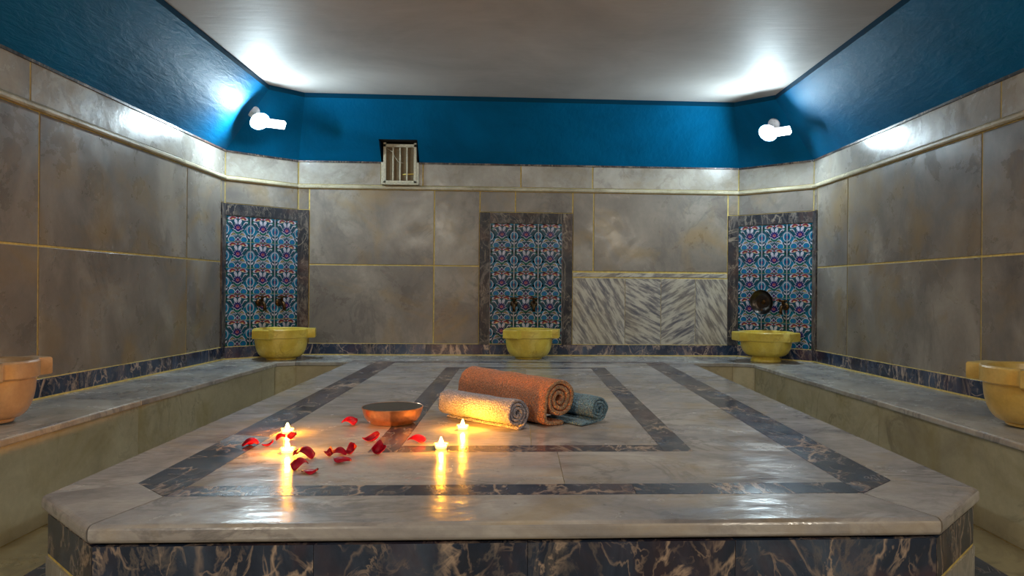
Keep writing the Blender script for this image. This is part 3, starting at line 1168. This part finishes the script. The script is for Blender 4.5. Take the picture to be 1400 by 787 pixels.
mb.tube([(vx0 + .024, YB - .02, zq - .01), (vx0 + .075, YB - .03, zq - .04), (vx0 + .095, YB - .034, zq - .085), (vx0 + .12, YB - .032, zq - .12), (vx0 + .16, YB - .02, zq - .13)], .0022, 8)
mb.build('loose_wire', [M['vent']], vr)
mb = MB()
mb.tube([(vx0 + .155, YB - .014, vz0 + .088), (vx0 + .25, YB - .014, vz0 + .095)], .006, 10)  # yellow rod standing in for a glint inside the grille
mb.build('glint_rod', [plain('yellow_glint', srgb(214, 186, 96), .3, .6)], vr)


# ============================================================ WALL LAMPS
def wall_lamp(label, P, inward, T):
    """bulb on a dish, a long white casing to its right"""
    n = (Vector(inward).normalized() * .758 + Vector((0, 0, -.652))).normalized()
    T = Vector(T).normalized()
    P = Vector(P)
    r = empty('wall_lamp', P, label, 'lamp', 'bright lamps in the room corners')
    mb = MB()
    mb.lathe([(.001, 0), (.045, 0), (.045, .012), (.02, .02), (.012, .03), (.012, .11), (.001, .11)], 28, 0, P - n * .135, n)
    mb.build('wall_mount', [M['lamp_metal']], r, 35)
    mb = MB()
    mb.lathe([(.001, -.022), (.03, -.022), (.066, -.002), (.07, .003), (.066, .003), (.03, -.016), (.001, -.016)], 36, 0, P, n)
    mb.build('reflector_dish', [M['lamp_metal']], r, 35)
    mb = MB()
    mb.lathe([(.001, -.014), (.018, -.012), (.031, .004), (.034, .016), (.030, .030), (.016, .042), (.001, .045)], 28, 0, P, n)
    mb.build('bulb', [M['bulb']], r)
    up = n.cross(T).normalized()
    up = up if up.z > 0 else -up
    mb = MB()
    a, b_ = P + T * .04, P + T * .185
    q = lambda c_, s_, d: c_ + up * (.028 * s_) + n * d
    mb.prism([q(a, -1, -.006), q(a, 1, -.006), q(a, 1, .03), q(a, -1, .03)], [q(b_, -1, -.006), q(b_, 1, -.006), q(b_, 1, .03), q(b_, -1, .03)], bev=.003, seg=1)
    mb.build('casing', [M['white_plastic']], r)
    return r


def ray_to(px, py, y):
    d = CF + CX * ((px - 766) / FPX) + CY * ((393 - py) / FPX)
    return Vector((0, 0, CH)) + d * (y / d.y)


wall_lamp('bright white lamp on the blue cove in the left corner', ray_to(355, 165, 5.50), (1, -1, 0), (1, .9, .05))
wall_lamp('bright white lamp on the blue cove in the right corner', ray_to(1050, 181, 5.46), (-1, -1, 0), (1, -1.1, .0))


# ============================================== THINGS ON THE PLATFORM
def tealight(label, px, py):
    p = at(px, py)
    r = empty('tealight_candle', p, label, 'candle', 'lit tealight candles on the platform')
    mb = MB()
    mb.lathe([(.001, .0005), (.0185, .0005), (.0195, .003), (.0215, .0165), (.0235, .018), (.0235, .0188), (.0208, .0172), (.0188, .004), (.001, .003)], 36, 0, p)
    mb.build('cup', [M['cup']], r, 35)
    mb = MB()
    mb.lathe([(.001, .004), (.0182, .0045), (.0196, .0115), (.018, .0122), (.001, .0118)], 32, 0, p)
    mb.build('wax', [M['wax']], r, 35)
    mb = MB()
    mb.tube([p + Vector((0, 0, .011)), p + Vector((0, 0, .019)), p + Vector((.0008, 0, .022))], .0011, 8)
    mb.build('wick', [M['wick']], r)
    mb = MB()
    mb.lathe([(.0003, .0165), (.0036, .0180), (.0062, .022), (.0066, .026), (.0052, .031), (.0028, .0365), (.0002, .041)], 16, 0, p)
    mb.build('flame', [M['flame']], r)
    return r


tealight('lit tealight nearest the viewer, between petals and the pale towel', 603, 613)
tealight('lit tealight right against the pale rolled towel', 632.5, 587)
tealight('lit tealight at the left in front of the heap of petals', 393, 619)
tealight('lit tealight farthest left, behind the other left candle', 393, 592)

# copper bowl
p = at(531.5, 583) + Vector((.0, .085, 0))
cb = empty('copper_bowl', p, 'shallow copper bowl with a dark lining on the platform', 'bowl')
mb = MB()
mb.lathe([(.001, .0), (.066, .0), (.082, .003), (.098, .013), (.109, .028), (.116, .046), (.1198, .063), (.1215, .066), (.1205, .068), (.1175, .066)], 72, 0, p)
mb.build('shell', [M['copper']], cb, 50)
mb = MB()
mb.lathe([(.1185, .0672), (.1165, .063), (.112, .046), (.104, .028), (.092, .014), (.076, .006), (.05, .005), (.001, .004)], 72, 0, p)
mb.build('lining', [M['tin']], cb, 50)


# ---------------------------------------------------------------- towels
def rolled_towel(label, A, B, path, th, mats, hem_at=None):
    """path: cross-section centre line (p towards the viewer, h up); swept from A to B"""
    A, B = Vector((A.x, A.y, PT)), Vector((B.x, B.y, PT))
    a = (B - A).normalized()
    pv = Vector((a.y, -a.x, 0))
    if pv.y > 0:
        pv = -pv
    r = empty('rolled_towel', (A + B) / 2, label, 'towel', 'rolled towels on the platform')
    n = len(path)
    nor = []
    for i in range(n):
        x0, y0 = path[max(i - 1, 0)]
        x1, y1 = path[min(i + 1, n - 1)]
        L = math.hypot(x1 - x0, y1 - y0) or 1
        nor.append((-(y1 - y0) / L, (x1 - x0) / L))
    h2 = th / 2
    sec = [(x + nx * h2, y + ny * h2) for (x, y), (nx, ny) in zip(path, nor)]
    endc = []
    for k in range(1, 4):
        ang = PI * k / 4
        (x, y), (nx, ny) = path[-1], nor[-1]
        tx, ty = ny, -nx
        endc.append((x + nx * h2 * math.cos(ang) + tx * h2 * math.sin(ang), y + ny * h2 * math.cos(ang) + ty * h2 * math.sin(ang)))
    sec2 = [(x - nx * h2, y - ny * h2) for (x, y), (nx, ny) in zip(path, nor)][::-1]
    full = sec + endc + sec2
    Ln = (B - A).length
    NS = max(24, int(Ln / .008))
    rows = [(0, .72), (.0015, .86), (.004, .96), (.008, 1.0)]
    ts = [t for t, _ in rows] + [.008 + (Ln - .016) * i / NS for i in range(1, NS)] + [Ln - t for t, _ in rows[::-1]]
    ss = [s_ for _, s_ in rows] + [1.0] * (NS - 1) + [s_ for _, s_ in rows[::-1]]
    mb = MB()
    rings = []
    m_ = len(full)
    cpath = path + [path[-1]] * 3 + path[::-1]
    for t, s_ in zip(ts, ss):
        ring = []
        for (x, y), (cx, cy) in zip(full, cpath):
            x, y = cx + (x - cx) * s_, cy + (y - cy) * s_
            wv = mnoise.noise(Vector((x * 9 + 3, y * 9, t * 9 + A.x * 7))) * .006
            tt = t + mnoise.noise(Vector((x * 22, y * 22, 5 + A.y))) * .010
            yy = max(.0015, y + wv * min(1, y / .03))
            ring.append(A + a * tt + pv * (x + wv) + Vector((0, 0, yy)))
        rings.append(ring)
    # the two ends are closed by strips between the two sides of the cloth
    rv = [[mb.bm.verts.new(q) for q in rg] for rg in rings]
    fs, ef = [], []
    for u, v in zip(rv, rv[1:]):
        for i in range(m_):
            fs.append(mb.bm.faces.new((u[i], u[(i + 1) % m_], v[(i + 1) % m_], v[i])))
    for e in (rv[0], rv[-1]):
        for i in range(n - 1):
            ef.append(mb.bm.faces.new((e[i], e[i + 1], e[m_ - 2 - i], e[m_ - 1 - i])))
        ef.append(mb.bm.faces.new([e[i] for i in range(n - 1, n + 4)]))
    bmesh.ops.recalc_face_normals(mb.bm, faces=fs + ef)
    mb.fin(fs, 0, smooth=True)
    mb.fin(ef, 1, smooth=True)
    mb.build('cloth', mats, r)
    return r, a, pv


def spiral(cx, cy, r0, r1, turns, a_end, sgn, n=110, loose=0.0):
    out = []
    for i in range(n + 1):
        t = i / n
        rr = r0 + (r1 - r0) * t + loose * max(0, (t - .86) / .14)
        an = a_end - sgn * 2 * PI * turns * (1 - t)
        out.append((cx + rr * math.cos(an), cy + rr * math.sin(an)))
    return out


# pale roll: seam hidden below
rolled_towel('pale towel rolled up, glowing yellow from the candle beside it', at(609, 571) + Vector((0, .03, 0)), at(708, 589) + Vector((0, .02, 0)),
             spiral(0, .064, .010, .0545, 3.1, math.radians(-95), 1, loose=.006), .0115, [M['towel_pale'], M['towel_pale_end']])
# orange roll with its loose end hanging to the stone
pth = spiral(-.012, .104, .011, .074, 2.9, math.radians(10), -1)
pth = pth + [(.064, .096), (.067, .07), (.069, .044), (.066, .026), (.052, .015), (.02, .0105), (-.02, .0105)]
rolled_towel('large orange towel roll with a loose end, behind the pale one', at(643, 556) + Vector((0, .05, 0)), at(762, 584) + Vector((0.005, .05, 0)),
             pth, .0185, [M['towel_orange'], M['towel_orange_end']])
# blue roll with a flat tail on the stone
pth = spiral(0, .062, .010, .048, 2.9, math.radians(-88), 1)
pth = pth + [(.03, .0085), (.06, .0075), (.085, .0075), (.1, .0075)]
rolled_towel('grey blue towel roll with a flat tail, right of the orange one', at(768, 570) + Vector((0, .03, 0)), at(820, 580) + Vector((0, .03, 0)),
             pth, .011, [M['towel_blue'], M['towel_blue']])


# ---------------------------------------------------------------- petals
def petal(label, px, py, L, Wd, rz, cup, curl, tilt=0, roll=0, lift=0.0, ruf=.002):
    p = at(px, py)
    L, Wd, ruf, cup = L * .98, Wd * 1.28, ruf * 1.2, cup * 1.5
    me = bpy.data.meshes.new('rose_petal')
    bm = bmesh.new()
    nu, nv = 12, 14
    R = Matrix.Rotation(rz, 3, 'Z') @ Matrix.Rotation(tilt, 3, 'X') @ Matrix.Rotation(roll, 3, 'Y')
    grid = []
    for j in range(nv + 1):
        v = j / nv
        hw = 1.12 * max(.02, v) ** .55 * max(0, 1 - v ** 5) ** .5
        notch = .10 * max(0, (v - .75) / .25)
        row = []
        for i in range(nu + 1):
            u = -1 + 2 * i / nu
            x = u * hw * Wd / 2
            y = (v - .5) * L * (1 - notch * (1 - abs(u)))
            z = cup * (u * u * hw * hw + .55 * (2 * v - 1) ** 2) * Wd / 2
            z += .055 * Wd * max(0, v - .8) * 5 * math.sin(u * 4.2 + py)
            z += curl * max(0, v - .55) ** 2 * L * 3
            z += ruf * math.sin(u * 5 + v * 4 + px) * (abs(u) + .2)
            row.append(R @ Vector((x, y, z)))
        grid.append(row)
    mz = min(q.z for rw in grid for q in rw)
    vs = [[bm.verts.new((q.x, q.y, q.z - mz + .0009 + lift)) for q in rw] for rw in grid]
    for j in range(nv):
        for i in range(nu):
            f_ = bm.faces.new((vs[j][i], vs[j][i + 1], vs[j + 1][i + 1], vs[j + 1][i]))
            f_.smooth = True
    bmesh.ops.remove_doubles(bm, verts=bm.verts, dist=.00005)
    bm.to_mesh(me)
    bm.free()
    me.materials.append(M['petal'])
    ob = bpy.data.objects.new('rose_petal', me)
    COL.objects.link(ob)
    ob.location = p
    md = ob.modifiers.new('thickness', 'SOLIDIFY')
    md.thickness = .0007
    md.offset = 1
    return tag(ob, label, 'petal', 'red rose petals scattered on the platform')


D = math.radians
petal('plump domed red petal at the far left of the scatter', 343, 610, .055, .046, D(80), -.75, 0)
petal('thin dark red petal lying flat right of the domed petal', 366, 609, .038, .024, D(-80), .35, .5, roll=D(12))
petal('red petal with a white base between the two left candles', 384, 601, .036, .032, D(60), -.7, .2, roll=D(-15))
petal('small upturned red petal touching the left candle from behind', 396, 600, .034, .028, D(-30), .9, .3, roll=D(25))
petal('small pink lit petal against the nearest left candle', 404, 624, .034, .03, D(20), -.8, .2, roll=D(-25))
petal('large red petal with a dark tip in the heap beside the left candle', 418, 625, .06, .05, D(-75), -.8, -.15)
petal('round bright red petal lying in front of the heap', 409, 640, .052, .046, D(110), -.8, 0)
petal('dark pointed petal nearest the viewer at the foot of the heap', 423, 646, .052, .036, D(-105), -.3, .25)
petal('small rolled petal on the left side of the middle cluster', 452, 623, .034, .026, D(30), 1.1, .1, roll=D(-20))
petal('broad dark petal on the back of the middle cluster', 464, 622, .046, .04, D(-60), -.8, 0)
petal('dark red petal spread at the front of the middle cluster', 468, 632, .056, .042, D(100), -.5, .25)
petal('folded petal standing up at the right of the middle cluster', 479, 620, .040, .032, D(-40), .95, .4, tilt=D(18), roll=D(20))
petal('folded red petal alone to the left of the copper bowl', 478, 581, .062, .05, D(-80), -.85, .25)
petal('winged petal on the dark inlay just below the copper bowl', 507, 603, .062, .036, D(-72), .8, .3, roll=D(15))
petal('upturned bright red petal in front of the inner inlay corner', 514, 620, .046, .042, D(-50), 1.1, .2, roll=D(30))
petal('red petal with an arched back, left of the two right candles', 570, 605, .066, .042, D(-85), -.85, .1, roll=D(-8))


# ------------------------------------------------------- water droplets
def droplets(name, label, pts, rmin, rmax):
    mb = MB()
    for p_, nrm in pts:
        rr = random.uniform(rmin, rmax) * random.choice((.5, .7, 1))
        X = nrm.orthogonal().normalized()
        Yv = nrm.cross(X)
        n = 8
        rings = [[p_ + (X * math.cos(2 * PI * i / n) + Yv * math.sin(2 * PI * i / n)) * (rr * k) + nrm * (rr * h) for i in range(n)]
                 for k, h in ((1, 0), (.9, .28), (.55, .5), (.1, .58))]
        mb.loft(rings, cap0=False)
    ob = mb.build(name, [M['water']])
    return tag(ob, label, 'water', None, 'stuff')


rd = random.Random(4)
pts = []
UP = Vector((0, 0, 1))
for _ in range(90):
    x_, y_ = rd.gauss(-.25, .16), rd.gauss(2.3, .13)
    if 2.06 < y_ < 2.44:
        pts.append((Vector((x_, y_, PT)), UP))
for _ in range(110):
    pts.append((Vector((rd.uniform(-1.2, -1.08), rd.uniform(2.1, 5.3), PT)), UP))
    pts.append((Vector((rd.uniform(1.1, 1.25), rd.uniform(2.1, 5.3), PT)), UP))
for _ in range(60):
    pts.append((Vector((rd.uniform(-.9, .95), rd.uniform(1.76, 1.92), PT)), UP))
droplets('water_droplets', 'scattered water droplets on the marble platform top', pts, .002, .0042)
pts = []
for _ in range(420):
    y_ = 3.3 + 2.3 * rd.random() ** .8
    z_ = CH + rd.triangular(.3, .99, .93)
    if not (Z_M0 - .01 < z_ < Z_M1 + .01):
        pts.append((Vector((XL, y_, z_)), Vector((1, 0, 0))))
droplets('condensation_droplets', 'condensation droplets on the upper left wall', pts, .002, .0045)
pts = []
for _ in range(420):
    y_ = 3.3 + 2.2 * rd.random() ** .8
    z_ = CH + rd.triangular(.3, .99, .93)
    if not (Z_M0 - .01 < z_ < Z_M1 + .01):
        pts.append((Vector((XR, y_, z_)), Vector((-1, 0, 0))))
droplets('condensation_droplets', 'condensation droplets on the upper right wall', pts, .002, .0045)


# ================================================================= LIGHT
def area(name, loc, rot, size, power, col):
    l = bpy.data.lights.new(name, 'AREA')
    l.shape = 'DISK'
    l.size = size
    l.energy = power
    l.color = col
    ob = bpy.data.objects.new(name, l)
    COL.objects.link(ob)
    ob.location = loc
    ob.rotation_euler = rot
    return ob


for sx in (-1.75, 1.8):
    area('rear_fill_light', (sx, -1.5, 2.1), (math.radians(58), 0, math.radians(-9 if sx < 0 else 9)), .5, 42, (1.0, .88, .70))  # unseen warm fill added behind the camera, brightens the platform front
area('overhead_fill_light', (0.05, 3.0, Z_CEIL - .01), (0, 0, 0), .5, 12, (1.0, .88, .72))  # unseen fill added overhead, no fixture there

w = bpy.data.worlds.new('world')
S.world = w
w.use_nodes = True
w.node_tree.nodes['Background'].inputs[0].default_value = (0.9, .85, .75, 1)
w.node_tree.nodes['Background'].inputs[1].default_value = 0.05
S.view_settings.view_transform = 'Standard'
S.view_settings.look = 'None'
S.cycles.use_denoising = True
S.cycles.max_bounces = 8
S.cycles.sample_clamp_indirect = 6
